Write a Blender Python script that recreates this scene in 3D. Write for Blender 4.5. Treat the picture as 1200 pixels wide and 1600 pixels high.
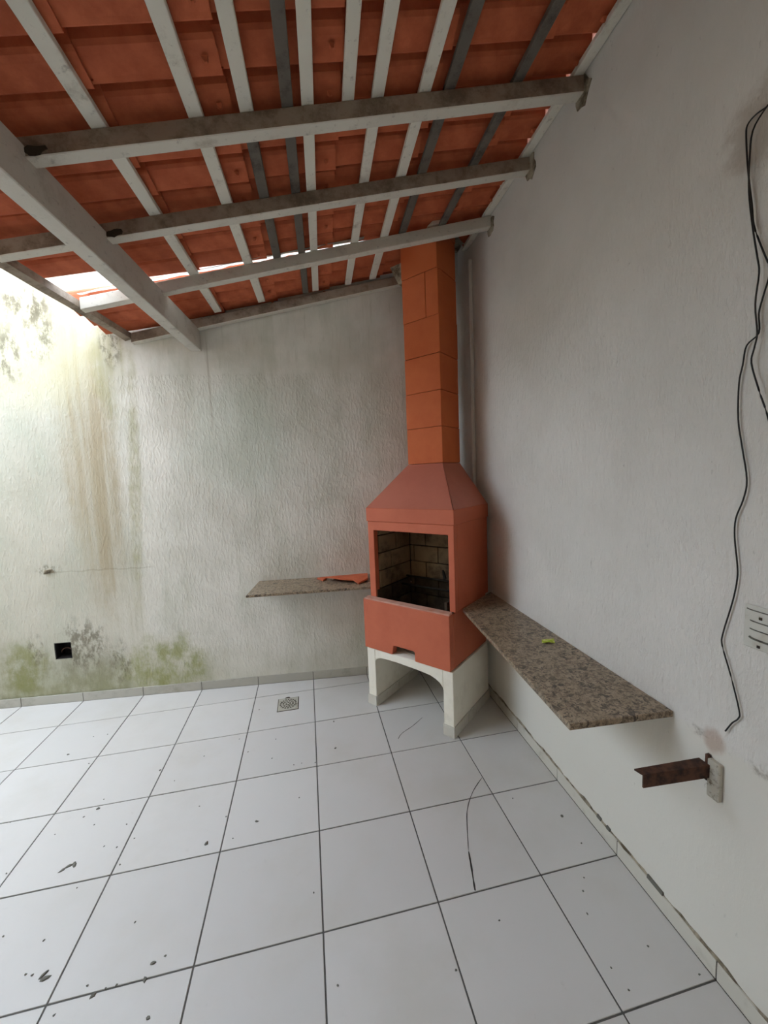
import bpy, bmesh, math, random
from mathutils import Vector, Matrix, Euler

for o in list(bpy.data.objects):
    bpy.data.objects.remove(o)
scene = bpy.context.scene
COL = scene.collection

# ------------------------------------------------------------------ camera
YAW, PITCH, ROLL = 0.195, -0.091, -0.0401
CAM = Vector((0.0313, -3.4742, 1.6813))
fwd = Vector((math.sin(YAW) * math.cos(PITCH), math.cos(YAW) * math.cos(PITCH), math.sin(PITCH)))
rgt = Vector((math.cos(YAW), -math.sin(YAW), 0))
upv = rgt.cross(fwd)
r2 = rgt * math.cos(ROLL) + upv * math.sin(ROLL)
u2 = -rgt * math.sin(ROLL) + upv * math.cos(ROLL)
cam_data = bpy.data.cameras.new('camera')
cam = bpy.data.objects.new('camera', cam_data)
COL.objects.link(cam)
M = Matrix((r2, u2, -fwd)).transposed().to_4x4()
M.translation = CAM
cam.matrix_world = M
cam_data.sensor_fit = 'HORIZONTAL'
cam_data.sensor_width = 36.0
cam_data.lens = 606.22 * 36.0 / 1200.0
cam_data.clip_start = 0.02
scene.camera = cam

# ------------------------------------------------------------------ world: bright overcast sky
world = bpy.data.worlds.new('overcast_sky')
scene.world = world
world.use_nodes = True
bg = world.node_tree.nodes['Background']
bg.inputs['Color'].default_value = (0.735, 0.85, 1.0, 1)
bg.inputs['Strength'].default_value = 9.0

vs = scene.view_settings
vs.view_transform = 'Standard'
vs.look = 'None'
vs.exposure = 0.0
vs.gamma = 1.0
vs.use_curve_mapping = False

rnd = random.Random(7)

# ------------------------------------------------------------------ node material helpers
def lin(r, g, b):
    def f(c):
        c /= 255.0
        return c / 12.92 if c <= 0.04045 else ((c + 0.055) / 1.055) ** 2.4
    return (f(r), f(g), f(b), 1.0)

class NT:
    """small wrapper that keeps node wiring short"""
    def __init__(self, name, rough=0.7, spec=0.3):
        self.m = bpy.data.materials.new(name)
        self.m.use_nodes = True
        self.t = self.m.node_tree
        self.b = self.t.nodes['Principled BSDF']
        self.b.inputs['Roughness'].default_value = rough
        self.b.inputs['Specular IOR Level'].default_value = spec
        self._tc = None
    def n(self, kind):
        return self.t.nodes.new(kind)
    def link(self, a, b):
        self.t.links.new(a, b)
    def put(self, sock, v):
        if hasattr(v, 'links') or isinstance(v, bpy.types.NodeSocket):
            self.link(v, sock)
        else:
            sock.default_value = v
    @property
    def obj(self):
        if self._tc is None:
            self._tc = self.n('ShaderNodeTexCoord')
        return self._tc.outputs['Object']
    def xyz(self):
        s = self.n('ShaderNodeSeparateXYZ')
        self.link(self.obj, s.inputs[0])
        return s.outputs
    def mapped(self, scale=(1, 1, 1), loc=(0, 0, 0)):
        mp = self.n('ShaderNodeMapping')
        self.link(self.obj, mp.inputs['Vector'])
        mp.inputs['Scale'].default_value = scale
        mp.inputs['Location'].default_value = loc
        return mp.outputs[0]
    def noise(self, scale, detail=4, rough=0.55, vec=None, dist=0.0):
        q = self.n('ShaderNodeTexNoise')
        q.inputs['Scale'].default_value = scale
        q.inputs['Detail'].default_value = detail
        q.inputs['Roughness'].default_value = rough
        q.inputs['Distortion'].default_value = dist
        self.link(vec if vec is not None else self.obj, q.inputs['Vector'])
        return q.outputs['Fac']
    def voronoi(self, scale, vec=None, feature='F1', out='Distance'):
        q = self.n('ShaderNodeTexVoronoi')
        q.feature = feature
        q.inputs['Scale'].default_value = scale
        self.link(vec if vec is not None else self.obj, q.inputs['Vector'])
        return q.outputs[out]
    def math(self, op, a, b=0.0, clamp=False):
        q = self.n('ShaderNodeMath')
        q.operation = op
        q.use_clamp = clamp
        self.put(q.inputs[0], a)
        self.put(q.inputs[1], b)
        return q.outputs[0]
    def ramp(self, v, lo, hi, a=0.0, b=1.0):
        q = self.n('ShaderNodeMapRange')
        q.interpolation_type = 'SMOOTHSTEP'
        self.put(q.inputs['Value'], v)
        q.inputs['From Min'].default_value = lo
        q.inputs['From Max'].default_value = hi
        q.inputs['To Min'].default_value = a
        q.inputs['To Max'].default_value = b
        return q.outputs[0]
    def mix(self, f, a, b):
        q = self.n('ShaderNodeMix')
        q.data_type = 'RGBA'
        self.put(q.inputs[0], f)
        self.put(q.inputs[6], a)
        self.put(q.inputs[7], b)
        return q.outputs[2]
    def color(self, v):
        self.put(self.b.inputs['Base Color'], v)
    def bump(self, h, strength=0.3, dist=0.01):
        q = self.n('ShaderNodeBump')
        q.inputs['Strength'].default_value = strength
        q.inputs['Distance'].default_value = dist
        self.link(h, q.inputs['Height'])
        self.link(q.outputs[0], self.b.inputs['Normal'])
    def rnd(self):
        return self.n('ShaderNodeObjectInfo').outputs['Random']
    def blob(self, a, b, ca, cb, ra, rb, warp=None, amt=0.0):
        """soft elliptical patch on two coordinates, its outline broken by a noise"""
        da = self.math('DIVIDE', self.math('SUBTRACT', a, ca), ra)
        db = self.math('DIVIDE', self.math('SUBTRACT', b, cb), rb)
        d = self.math('SQRT', self.math('ADD', self.math('MULTIPLY', da, da), self.math('MULTIPLY', db, db)))
        if warp is not None:
            d = self.math('ADD', d, self.math('MULTIPLY', self.math('SUBTRACT', warp, 0.5), amt))
        return self.ramp(d, 0.45, 1.1, 1.0, 0.0)

def mat_paint(name, col, dirt, rough=0.6, scale=6, lo=0.5, hi=0.75, bump=0.1, bscale=60, amount=1.0, spec=0.3):
    t = NT(name, rough, spec)
    f = t.ramp(t.noise(scale, 6, 0.65), lo, hi)
    t.color(t.mix(t.math('MULTIPLY', f, amount), col, dirt))
    t.bump(t.noise(bscale, 4), bump, 0.004)
    return t.m

# ---- back wall: white textured plaster with damp stains
def mat_wall_back(name, rough_top):
    t = NT(name, 0.85, 0.15)
    X, Y, Z = t.xyz()
    n1 = t.noise(2.2, 6, 0.6)
    n2 = t.noise(9, 6, 0.65)
    streak = t.noise(1.0, 5, 0.6, vec=t.mapped((14, 14, 0.7)))
    fine = t.noise(1.0, 4, 0.6, vec=t.mapped((40, 40, 5)))
    n3 = t.noise(1.0, 7, 0.7, vec=t.mapped((7, 7, 5), (3, 1, 2)))
    n4 = t.noise(1.0, 6, 0.65, vec=t.mapped((3, 3, 1.1), (5, 0, 1)))
    c = t.mix(t.ramp(n1, 0.35, 0.75), lin(226, 224, 216), lin(206, 204, 194))
    c = t.mix(t.ramp(X, -1.75, -1.05, 1.0, 0.0), c, t.mix(t.ramp(n1, 0.35, 0.75), lin(196, 192, 178), lin(182, 178, 163)))  # left end's paint darkened to offset strong sky light falling there
    c = t.mix(t.math('MULTIPLY', t.ramp(streak, 0.5, 0.8), 0.35), c, lin(186, 186, 170))
    # faint grey-green grime all over the old paint
    c = t.mix(t.ramp(n4, 0.42, 0.72, 0.0, 0.5), c, lin(178, 182, 166))
    c = t.mix(t.math('MULTIPLY', t.ramp(fine, 0.55, 0.75), 0.3), c, lin(170, 168, 152))
    # broad olive-brown run-off streaks
    dx = t.math('ADD', X, t.math('MULTIPLY', t.math('SUBTRACT', Z, 1.8), 0.03))
    band = t.blob(dx, Z, -1.56, 1.85, 0.24, 1.35, n2, 0.6)
    c = t.mix(t.math('MULTIPLY', band, t.ramp(streak, 0.32, 0.62, 0.3, 0.85)), c, lin(164, 150, 122))
    dx2 = t.math('ADD', X, t.math('MULTIPLY', t.math('SUBTRACT', Z, 1.8), -0.065))
    band2 = t.blob(dx2, Z, -1.255, 1.75, 0.055, 1.15, n2, 0.9)
    c = t.mix(t.math('MULTIPLY', band2, t.ramp(n3, 0.35, 0.65, 0.15, 0.65)), c, lin(158, 155, 116))
    band3 = t.blob(X, Z, -1.36, 2.6, 0.14, 0.5, n2, 0.8)
    c = t.mix(t.math('MULTIPLY', band3, t.ramp(streak, 0.35, 0.65, 0.2, 0.75)), c, lin(150, 146, 108))
    band4 = t.blob(X, Z, -1.38, 0.75, 0.12, 0.55, n2, 0.8)
    c = t.mix(t.math('MULTIPLY', band4, t.ramp(streak, 0.35, 0.7, 0.1, 0.6)), c, lin(168, 164, 140))
    yel = t.blob(X, Z, -1.9, 2.75, 0.7, 0.55, n2, 0.5)
    c = t.mix(t.math('MULTIPLY', yel, 0.5), c, lin(190, 183, 146))
    # grey-green damp at the foot
    foot = t.math('MULTIPLY', t.ramp(Z, 0.10, 0.62, 1.0, 0.0), t.ramp(X, -1.5, -1.38, 1.0, 0.0))
    c = t.mix(t.math('MULTIPLY', foot, t.ramp(n3, 0.34, 0.6, 0.25, 0.85)), c, lin(122, 122, 98))
    foot2 = t.math('MULTIPLY', t.ramp(Z, 0.06, 0.42, 1.0, 0.0), t.ramp(X, -1.0, 0.4, 1.0, 0.15))
    c = t.mix(t.math('MULTIPLY', foot2, t.ramp(n1, 0.3, 0.7, 0.25, 0.6)), c, lin(160, 160, 126))
    grn = t.blob(X, Z, -1.14, 0.24, 0.40, 0.27, n2, 1.3)
    c = t.mix(t.math('MULTIPLY', grn, t.ramp(n3, 0.36, 0.62, 0.15, 0.8)), c, lin(138, 142, 84))
    grn2 = t.blob(X, Z, -2.2, 0.30, 0.22, 0.24, n2, 0.9)
    c = t.mix(t.math('MULTIPLY', grn2, t.ramp(n3, 0.36, 0.62, 0.1, 0.75)), c, lin(132, 134, 84))
    grn_tint = t.blob(X, Z, -0.45, 2.0, 0.55, 0.55, n1, 0.8)  # faint greenish tint in the wall colour
    c = t.mix(t.math('MULTIPLY', grn_tint, 0.35), c, lin(190, 202, 190))
    # black mould, patchy and drawn downwards
    mv = t.noise(1.0, 7, 0.75, vec=t.mapped((16, 16, 8)))
    for cx, cz, rx, rz in ((-2.05, 2.68, 0.13, 0.26), (-1.82, 2.84, 0.13, 0.26), (-1.345, 2.74, 0.09, 0.2),
                           (-1.95, 1.07, 0.11, 0.05), (-1.90, 3.05, 0.2, 0.14), (-2.10, 0.44, 0.07, 0.16), (-1.75, 0.45, 0.2, 0.25), (-1.50, 0.3, 0.1, 0.2)):
        k = t.blob(X, Z, cx, cz, rx, rz, n2, 0.8)
        c = t.mix(t.math('MULTIPLY', t.math('MULTIPLY', k, t.ramp(mv, 0.46, 0.6)), 0.7), c, lin(92, 86, 68))
    # hairline and a drip under the beam
    hl = t.ramp(t.math('ABSOLUTE', t.math('ADD', t.math('SUBTRACT', Z, 1.045), t.math('MULTIPLY', t.math('SUBTRACT', n2, 0.5), 0.05))), 0.003, 0.009, 1.0, 0.0)
    hl = t.math('MULTIPLY', hl, t.math('MULTIPLY', t.ramp(X, -2.0, -1.9), t.ramp(X, -1.25, -1.15, 1.0, 0.0)))
    c = t.mix(t.math('MULTIPLY', hl, 0.25), c, lin(120, 112, 92))
    dl = t.blob(X, Z, -0.655, 2.45, 0.009, 0.42, n2, 0.5)
    c = t.mix(t.math('MULTIPLY', dl, 0.28), c, lin(130, 112, 92))
    t.color(c)
    # relief: coarse rolled texture below, smooth render above
    zone = t.ramp(Z, 2.50, 2.525, 1.0, rough_top)
    tex = t.noise(1.0, 3, 0.5, vec=t.mapped((60, 60, 24)), dist=0.25)
    h = t.math('MULTIPLY', t.ramp(tex, 0.42, 0.68), zone)
    h = t.math('ADD', h, t.math('MULTIPLY', fine, 0.25))
    h = t.math('ADD', h, t.math('MULTIPLY', n2, 0.5))
    t.bump(h, 0.30, 0.006)
    return t.m

def mat_wall_right():
    t = NT('plaster_right', 0.8, 0.2)
    X, Y, Z = t.xyz()
    n1 = t.noise(1.8, 6, 0.6)
    n2 = t.noise(12, 6, 0.65)
    pit = t.noise(1.0, 3, 0.6, vec=t.mapped((60, 60, 26)))
    c = t.mix(t.ramp(n1, 0.3, 0.75), lin(226, 223, 217), lin(213, 210, 203))
    low = t.ramp(Z, 0.78, 0.82, 1.0, 0.0)
    smooth = t.math('MULTIPLY', low, t.ramp(Y, -2.5, -2.3, 0.0, 1.0))
    c = t.mix(t.math('MULTIPLY', low, 0.8), c, lin(222, 219, 208))
    # pits and specks on the rough upper wall
    sp = t.math('MULTIPLY', t.ramp(pit, 0.66, 0.74), t.ramp(t.noise(4, 4), 0.45, 0.65))
    c = t.mix(t.math('MULTIPLY', sp, 0.45), c, lin(140, 136, 128))
    # scar left by an older shelf
    scar = t.math('MULTIPLY', t.ramp(t.math('ABSOLUTE', t.math('ADD', t.math('SUBTRACT', Z, 0.80), t.math('MULTIPLY', t.math('SUBTRACT', n2, 0.5), 0.05))), 0.006, 0.022, 1.0, 0.0),
                  t.math('MULTIPLY', t.ramp(n2, 0.46, 0.6), t.ramp(Y, -2.0, -2.2, 0.0, 1.0)))
    c = t.mix(t.math('MULTIPLY', scar, 0.7), c, lin(128, 120, 104))
    # dirty smear round the cable exit and round the bracket
    k = t.blob(Y, Z, -2.60, 2.56, 0.12, 0.12, n2, 1.6)
    c = t.mix(t.math('MULTIPLY', k, 0.45), c, lin(150, 130, 110))
    k = t.blob(Y, Z, -2.53, 0.80, 0.04, 0.05, n2, 1.2)
    c = t.mix(t.math('MULTIPLY', k, 0.5), c, lin(160, 120, 90))
    t.color(c)
    hi = t.ramp(Z, 0.78, 0.82, 0.15, 1.0)
    h = t.math('MULTIPLY', t.ramp(pit, 0.35, 0.72), t.math('MULTIPLY', hi, t.ramp(Z, 2.3, 3.0, 1.0, 0.2)))
    h = t.math('ADD', h, t.math('MULTIPLY', n2, 0.35))
    t.bump(h, 0.4, 0.006)
    return t.m

def mat_timber(name, col, dirt, lo=0.48, hi=0.72, rough=0.75):
    t = NT(name, rough, 0.2)
    r = t.rnd()
    f = t.ramp(t.noise(7, 7, 0.7), lo, hi)
    g = t.ramp(t.noise(1.0, 5, 0.7, vec=t.mapped((30, 30, 60))), 0.58, 0.72)
    c = t.mix(f, col, dirt)
    c = t.mix(t.math('MULTIPLY', g, 0.35), c, lin(70, 62, 54))
    t.color(c)
    t.bump(t.noise(1.0, 5, 0.7, vec=t.mapped((40, 40, 40))), 0.25, 0.004)
    return t.m

def mat_granite():
    t = NT('granite', 0.35, 0.45)
    a = t.noise(55, 5, 0.7, dist=0.8)
    b = t.noise(120, 4, 0.6)
    w = t.noise(9, 4, 0.6)
    c = t.mix(t.ramp(a, 0.36, 0.6), lin(92, 78, 62), lin(168, 150, 126))
    c = t.mix(t.ramp(b, 0.58, 0.66), c, lin(48, 42, 38))
    c = t.mix(t.math('MULTIPLY', t.ramp(t.noise(30, 4, 0.65, dist=0.6), 0.55, 0.62), 0.85), c, lin(58, 48, 40))
    c = t.mix(t.math('MULTIPLY', t.ramp(w, 0.45, 0.7), 0.4), c, lin(140, 124, 100))
    t.color(c)
    t.bump(b, 0.05, 0.002)
    return t.m

def mat_floor_tile():
    t = NT('ceramic_floor', 0.32, 0.45)
    r = t.rnd()
    geo = t.n('ShaderNodeNewGeometry').outputs['Position']
    n1 = t.noise(1.6, 6, 0.6, vec=geo)
    n2 = t.noise(14, 6, 0.7, vec=geo)
    c = t.mix(r, lin(206, 203, 199), lin(199, 196, 192))
    c = t.mix(t.math('MULTIPLY', t.ramp(n1, 0.42, 0.75), 0.45), c, lin(186, 180, 168))
    c = t.mix(t.math('MULTIPLY', t.ramp(n2, 0.62, 0.8), 0.3), c, lin(160, 156, 148))
    t.color(c)
    t.put(t.b.inputs['Roughness'], t.ramp(n1, 0.3, 0.7, 0.28, 0.5))
    t.bump(t.noise(5, 2, vec=geo), 0.03, 0.004)
    return t.m

def mat_clay(name, a, b, rough=0.75, scale=7, soot=None, spec=0.2):
    t = NT(name, rough, spec)
    r = t.rnd()
    n = t.noise(scale, 6, 0.65)
    c = t.mix(t.ramp(n, 0.35, 0.7), a, b)
    c = t.mix(t.math('MULTIPLY', r, 0.35), c, b)
    if soot:
        c = t.mix(t.math('MULTIPLY', t.ramp(t.noise(5, 6, 0.7), 0.5, 0.72), 0.6), c, soot)
    t.color(c)
    t.bump(t.noise(70, 4), 0.12, 0.003)
    return t.m

def mat_sheet():
    t = NT('white_plastic_film', 0.5, 0.3)
    t.color(t.mix(t.ramp(t.noise(9, 4), 0.4, 0.7), lin(240, 240, 236), lin(226, 226, 220)))
    tr = t.n('ShaderNodeBsdfTranslucent'); tr.inputs['Color'].default_value = lin(240, 240, 234)
    mx = t.n('ShaderNodeMixShader'); mx.inputs[0].default_value = 0.6
    out = t.t.nodes['Material Output']
    t.link(t.b.outputs[0], mx.inputs[1]); t.link(tr.outputs[0], mx.inputs[2]); t.link(mx.outputs[0], out.inputs['Surface'])
    return t.m

MAT = {
    'sheet': mat_sheet(),
    'wall_back': mat_wall_back('plaster_back', 0.12),
    'wall_old': mat_wall_back('plaster_old', 0.7),
    'wall_right': mat_wall_right(),
    'plain_wall': mat_paint('plain_plaster', lin(205, 202, 195), lin(185, 182, 172), 0.85),
    'unseen_wall': mat_paint('unseen_wall_plaster', lin(184, 164, 138), lin(170, 150, 124), 0.85),  # darker tan that limits bounce light from the unseen walls
    'grout': mat_paint('dark_grout', lin(92, 90, 86), lin(64, 62, 58), 0.9),
    'tile': mat_floor_tile(),
    'skirt': mat_paint('ceramic_skirting', lin(206, 202, 190), lin(176, 171, 156), 0.4, 8, 0.5, 0.75, 0.03),
    'skirt_shaded': mat_paint('ceramic_skirting_shaded', lin(180, 178, 168), lin(158, 155, 142), 0.4, 8, 0.5, 0.75, 0.03),  # back row's shade mixed into the skirting colour
    'mortar': mat_paint('grey_mortar', lin(170, 160, 140), lin(92, 82, 66), 0.95, 14, 0.4, 0.65, 0.5, 50),
    'soil': mat_paint('dark_dirt', lin(70, 62, 52), lin(36, 32, 28), 0.95, 20),
    'timber': mat_timber('painted_timber', lin(214, 210, 198), lin(180, 172, 158), 0.52, 0.78),
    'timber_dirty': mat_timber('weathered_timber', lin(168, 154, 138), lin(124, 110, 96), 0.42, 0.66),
    'beam': mat_timber('beam_paint', lin(206, 202, 192), lin(178, 170, 158), 0.5, 0.8),
    'batten': mat_timber('batten_white', lin(230, 227, 214), lin(176, 168, 152), 0.54, 0.76),
    'batten_dark': mat_timber('batten_bare', lin(112, 106, 98), lin(72, 66, 60)),
    'roof': mat_clay('roof_clay', lin(210, 116, 80), lin(180, 92, 62), 0.65),
    'orange': mat_clay('terracotta_paint', lin(200, 108, 78), lin(188, 98, 70), 0.5, 3, None, 0.35),
    'hood': mat_clay('hood_paint', lin(194, 116, 94), lin(182, 104, 84), 0.45, 3, None, 0.4),
    'chimney': mat_clay('chimney_paint', lin(208, 112, 66), lin(196, 100, 58), 0.65, 3),
    'worn': mat_paint('worn_edge', lin(196, 152, 134), lin(186, 120, 94), 0.7, 10, 0.45, 0.7),
    'seam': mat_paint('dark_seam', lin(84, 44, 30), lin(50, 30, 24), 0.9),
    'white': mat_paint('white_render', lin(242, 237, 222), lin(226, 220, 204), 0.7, 5),
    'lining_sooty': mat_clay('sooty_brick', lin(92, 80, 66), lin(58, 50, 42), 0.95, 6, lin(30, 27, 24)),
    'lining': mat_clay('refractory_brick', lin(158, 138, 108), lin(104, 88, 70), 0.9, 5, lin(50, 44, 38)),
    'soot': mat_paint('soot', lin(40, 36, 32), lin(24, 22, 20), 0.95, 12),
    'ash': mat_paint('ash', lin(70, 64, 58), lin(28, 26, 24), 0.95, 16),
    'granite': mat_granite(),
    'rust': mat_paint('rusty_iron', lin(92, 62, 48), lin(52, 38, 32), 0.8, 20, 0.4, 0.65, 0.3),
    'oldpaint': mat_paint('flaking_paint', lin(190, 186, 172), lin(112, 98, 82), 0.8, 30, 0.5, 0.66, 0.3),
    'cable': mat_paint('black_cable', lin(34, 34, 34), lin(60, 58, 54), 0.5),
    'drain': mat_paint('grey_metal', lin(176, 172, 158), lin(120, 114, 98), 0.45, 20),
    'black': mat_paint('black_plastic', lin(22, 20, 20), lin(34, 30, 28), 0.7),
    'paper': mat_paint('green_paper', lin(176, 196, 60), lin(214, 214, 130), 0.7, 40, 0.5, 0.6),
    'plate': mat_paint('painted_plate', lin(208, 207, 198), lin(190, 188, 174), 0.6, 14),
    'fleck': mat_paint('dry_dirt', lin(110, 108, 100), lin(78, 74, 68), 0.95, 30),
    'crack': mat_paint('crack_dirt', lin(58, 54, 50), lin(44, 40, 36), 0.95, 30),
}

# ------------------------------------------------------------------ mesh helpers
def mk(name, verts, faces, mat, parent=None, smooth=False):
    me = bpy.data.meshes.new(name)
    me.from_pydata([tuple(v) for v in verts], [], faces)
    bm = bmesh.new(); bm.from_mesh(me)
    bmesh.ops.recalc_face_normals(bm, faces=bm.faces)
    bm.to_mesh(me); bm.free()
    return mko(name, me, mat, parent, smooth)

def mko(name, me, mat, parent=None, smooth=False):
    if mat and not me.materials:
        me.materials.append(MAT[mat])
    if smooth:
        for p in me.polygons: p.use_smooth = True
    o = bpy.data.objects.new(name, me)
    COL.objects.link(o)
    if parent: o.parent = parent
    return o

def tag(o, label, cat=None, group=None, kind=None):
    o['label'] = label
    if cat: o['category'] = cat
    if group: o['group'] = group
    if kind: o['kind'] = kind
    return o

def empty(name, loc=(0, 0, 0), rz=0.0, parent=None):
    o = bpy.data.objects.new(name, None)
    COL.objects.link(o)
    o.location = loc
    o.rotation_euler = (0, 0, rz)
    o.empty_display_size = 0.1
    if parent: o.parent = parent
    return o

class MB:
    """collects several solids into one mesh"""
    def __init__(self): self.v = []; self.f = []
    def add(self, vs, fs):
        k = len(self.v)
        self.v += [tuple(p) for p in vs]
        self.f += [tuple(i + k for i in q) for q in fs]
        return self
    def box(self, x0, x1, y0, y1, z0, z1):
        vs = [(x, y, z) for z in (z0, z1) for (x, y) in ((x0, y0), (x1, y0), (x1, y1), (x0, y1))]
        return self.add(vs, [(0, 3, 2, 1), (4, 5, 6, 7), (0, 1, 5, 4), (1, 2, 6, 5), (2, 3, 7, 6), (3, 0, 4, 7)])
    def prism(self, poly, z0, z1):
        n = len(poly)
        vs = [(p[0], p[1], z0) for p in poly] + [(p[0], p[1], z1) for p in poly]
        fs = [tuple(range(n - 1, -1, -1)), tuple(range(n, 2 * n))]
        fs += [(i, (i + 1) % n, n + (i + 1) % n, n + i) for i in range(n)]
        return self.add(vs, fs)
    def xprism(self, poly, y0, y1):
        """polygon given in (x, z), extruded along y"""
        n = len(poly)
        vs = [(p[0], y0, p[1]) for p in poly] + [(p[0], y1, p[1]) for p in poly]
        fs = [tuple(range(n - 1, -1, -1)), tuple(range(n, 2 * n))]
        fs += [(i, (i + 1) % n, n + (i + 1) % n, n + i) for i in range(n)]
        return self.add(vs, fs)
    def hexa(self, bottom, top):
        return self.add(list(bottom) + list(top), [(0, 3, 2, 1), (4, 5, 6, 7), (0, 1, 5, 4), (1, 2, 6, 5), (2, 3, 7, 6), (3, 0, 4, 7)])
    def build(self, name, mat, parent=None, bevel=0.0, smooth=False):
        o = mk(name, self.v, self.f, mat, parent, smooth)
        if bevel:
            bm = bmesh.new(); bm.from_mesh(o.data)
            bmesh.ops.bevel(bm, geom=[e for e in bm.edges if len(e.link_faces) == 2 and e.calc_face_angle(0) > 0.3], offset=bevel, segments=1, affect='EDGES', clamp_overlap=True)
            bm.to_mesh(o.data); bm.free()
        return o

def clip(poly, a, b, c):
    """keep a*x + b*y <= c"""
    out = []
    for i in range(len(poly)):
        p, q = poly[i], poly[(i + 1) % len(poly)]
        dp, dq = a * p[0] + b * p[1] - c, a * q[0] + b * q[1] - c
        if dp <= 0: out.append(p)
        if dp * dq < 0:
            t = dp / (dp - dq)
            out.append((p[0] + t * (q[0] - p[0]), p[1] + t * (q[1] - p[1])))
    return out

def spline(pts, n=6):
    P = [Vector(p) for p in pts]
    out = []
    for i in range(len(P) - 1):
        a, b, c, d = P[max(i - 1, 0)], P[i], P[i + 1], P[min(i + 2, len(P) - 1)]
        for k in range(n):
            t = k / n
            out.append(0.5 * ((2 * b) + (c - a) * t + (2 * a - 5 * b + 4 * c - d) * t * t + (3 * b - a - 3 * c + d) * t ** 3))
    out.append(P[-1])
    return out

def tube(name, pts, r, mat, parent=None, sides=6, n=6):
    P = spline(pts, n) if n > 1 else [Vector(p) for p in pts]
    vs, fs = [], []
    for i, p in enumerate(P):
        d = (P[min(i + 1, len(P) - 1)] - P[max(i - 1, 0)]).normalized()
        a = d.orthogonal().normalized() if abs(d.z) > 0.95 or abs(d.x) > 2 else d.cross(Vector((0, 0, 1))).normalized()
        if abs(d.z) > 0.95: a = d.cross(Vector((0, 1, 0))).normalized()
        b = d.cross(a)
        for k in range(sides):
            t = 2 * math.pi * k / sides
            vs.append(p + r * (math.cos(t) * a + math.sin(t) * b))
    for i in range(len(P) - 1):
        for k in range(sides):
            k2 = (k + 1) % sides
            fs.append((i * sides + k, i * sides + k2, (i + 1) * sides + k2, (i + 1) * sides + k))
    fs.append(tuple(range(sides)))
    fs.append(tuple((len(P) - 1) * sides + k for k in range(sides)))
    return mk(name, vs, fs, mat, parent, True)

# ------------------------------------------------------------------ the planes of the place
def XR(y): return 1.339 + 0.0308 * y            # face of the right wall
def YB(x): return -0.262 - 0.0892 * x           # face of the back wall
SLOPE = 0.216
def ZR(x): return 2.989 + SLOPE * x             # underside of the rafters
TX, TY = 0.45, 0.4287                           # tile module
HW = 3.62                                       # height of the walls
XL, YREAR, YH = -4.3, -5.1, -2.4

# ------------------------------------------------------------------ floor
mb = MB().prism([(XL, YREAR), (XR(YREAR), YREAR), (XR(-0.37), YB(1.33)), (XL, YB(XL))], -0.12, -0.003)
floor = tag(mb.build('floor', 'grout'), 'pale square ceramic tile floor with dark grey joints', kind='structure')
g = 0.0029
for i in range(-10, 3):
    for j in range(0, 12):
        p = [(i * TX + g, -(j + 1) * TY + g), ((i + 1) * TX - g, -(j + 1) * TY + g), ((i + 1) * TX - g, -j * TY - g), (i * TX + g, -j * TY - g)]
        p = clip(p, 0.0892, 1, -0.2705)
        p = clip(p, 1, -0.0308, 1.3305)
        p = clip(p, -1, 0, -XL)
        p = clip(p, 0, -1, -YREAR)
        if len(p) < 3: continue
        cx = sum(q[0] for q in p) / len(p); cy = sum(q[1] for q in p) / len(p)
        q = [(a - cx, b - cy) for a, b in p]
        o = MB().prism(q, -0.009, 0.0).build('floor_tile', 'tile', floor, bevel=0.0012)
        o.location = (cx, cy, rnd.uniform(-0.0004, 0.0004))
def ribbon(name, pts, w, mat, parent, z=0.0008):
    P = spline([(x, y, 0) for x, y in pts], 6)
    vs, fs = [], []
    for i, p in enumerate(P):
        d = (P[min(i + 1, len(P) - 1)] - P[max(i - 1, 0)]).normalized()
        nrm = Vector((-d.y, d.x, 0))
        ww = w * (0.55 + 0.45 * rnd.random())
        if i in (0, len(P) - 1): ww *= 0.3
        for sgn in (-1, 1):
            for zz in (0.0002, z):
                v = p + sgn * ww * nrm; vs.append((v.x, v.y, zz))
    for i in range(len(P) - 1):
        k = i * 4
        fs += [(k + 1, k + 3, k + 7, k + 5), (k, k + 1, k + 5, k + 4), (k + 2, k + 6, k + 7, k + 3)]
    return mk(name, vs, fs, mat, parent)
ribbon('tile_crack', [(0.894, -1.601), (0.806, -1.678), (0.735, -1.77), (0.695, -1.858), (0.65, -1.978)], 0.0022, 'crack', floor)
ribbon('tile_crack', [(0.65, -1.978), (0.632, -2.05), (0.618, -2.10), (0.608, -2.139)], 0.0042, 'crack', floor)
ribbon('tile_crack', [(0.517, -1.177), (0.555, -1.129), (0.645, -1.072), (0.734, -1.001)], 0.0018, 'crack', floor)

# ------------------------------------------------------------------ walls
XS = -1.45      # where the newer render of the back wall stops
mb = MB().prism([(XS, YB(XS)), (1.42, YB(1.42)), (1.42, YB(1.42) + 0.16), (XS, YB(XS) + 0.16)], -0.1, HW)
wall_back = tag(mb.build('wall_back', 'wall_back'), 'white rough-rendered back wall behind the orange barbecue', kind='structure')
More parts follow.
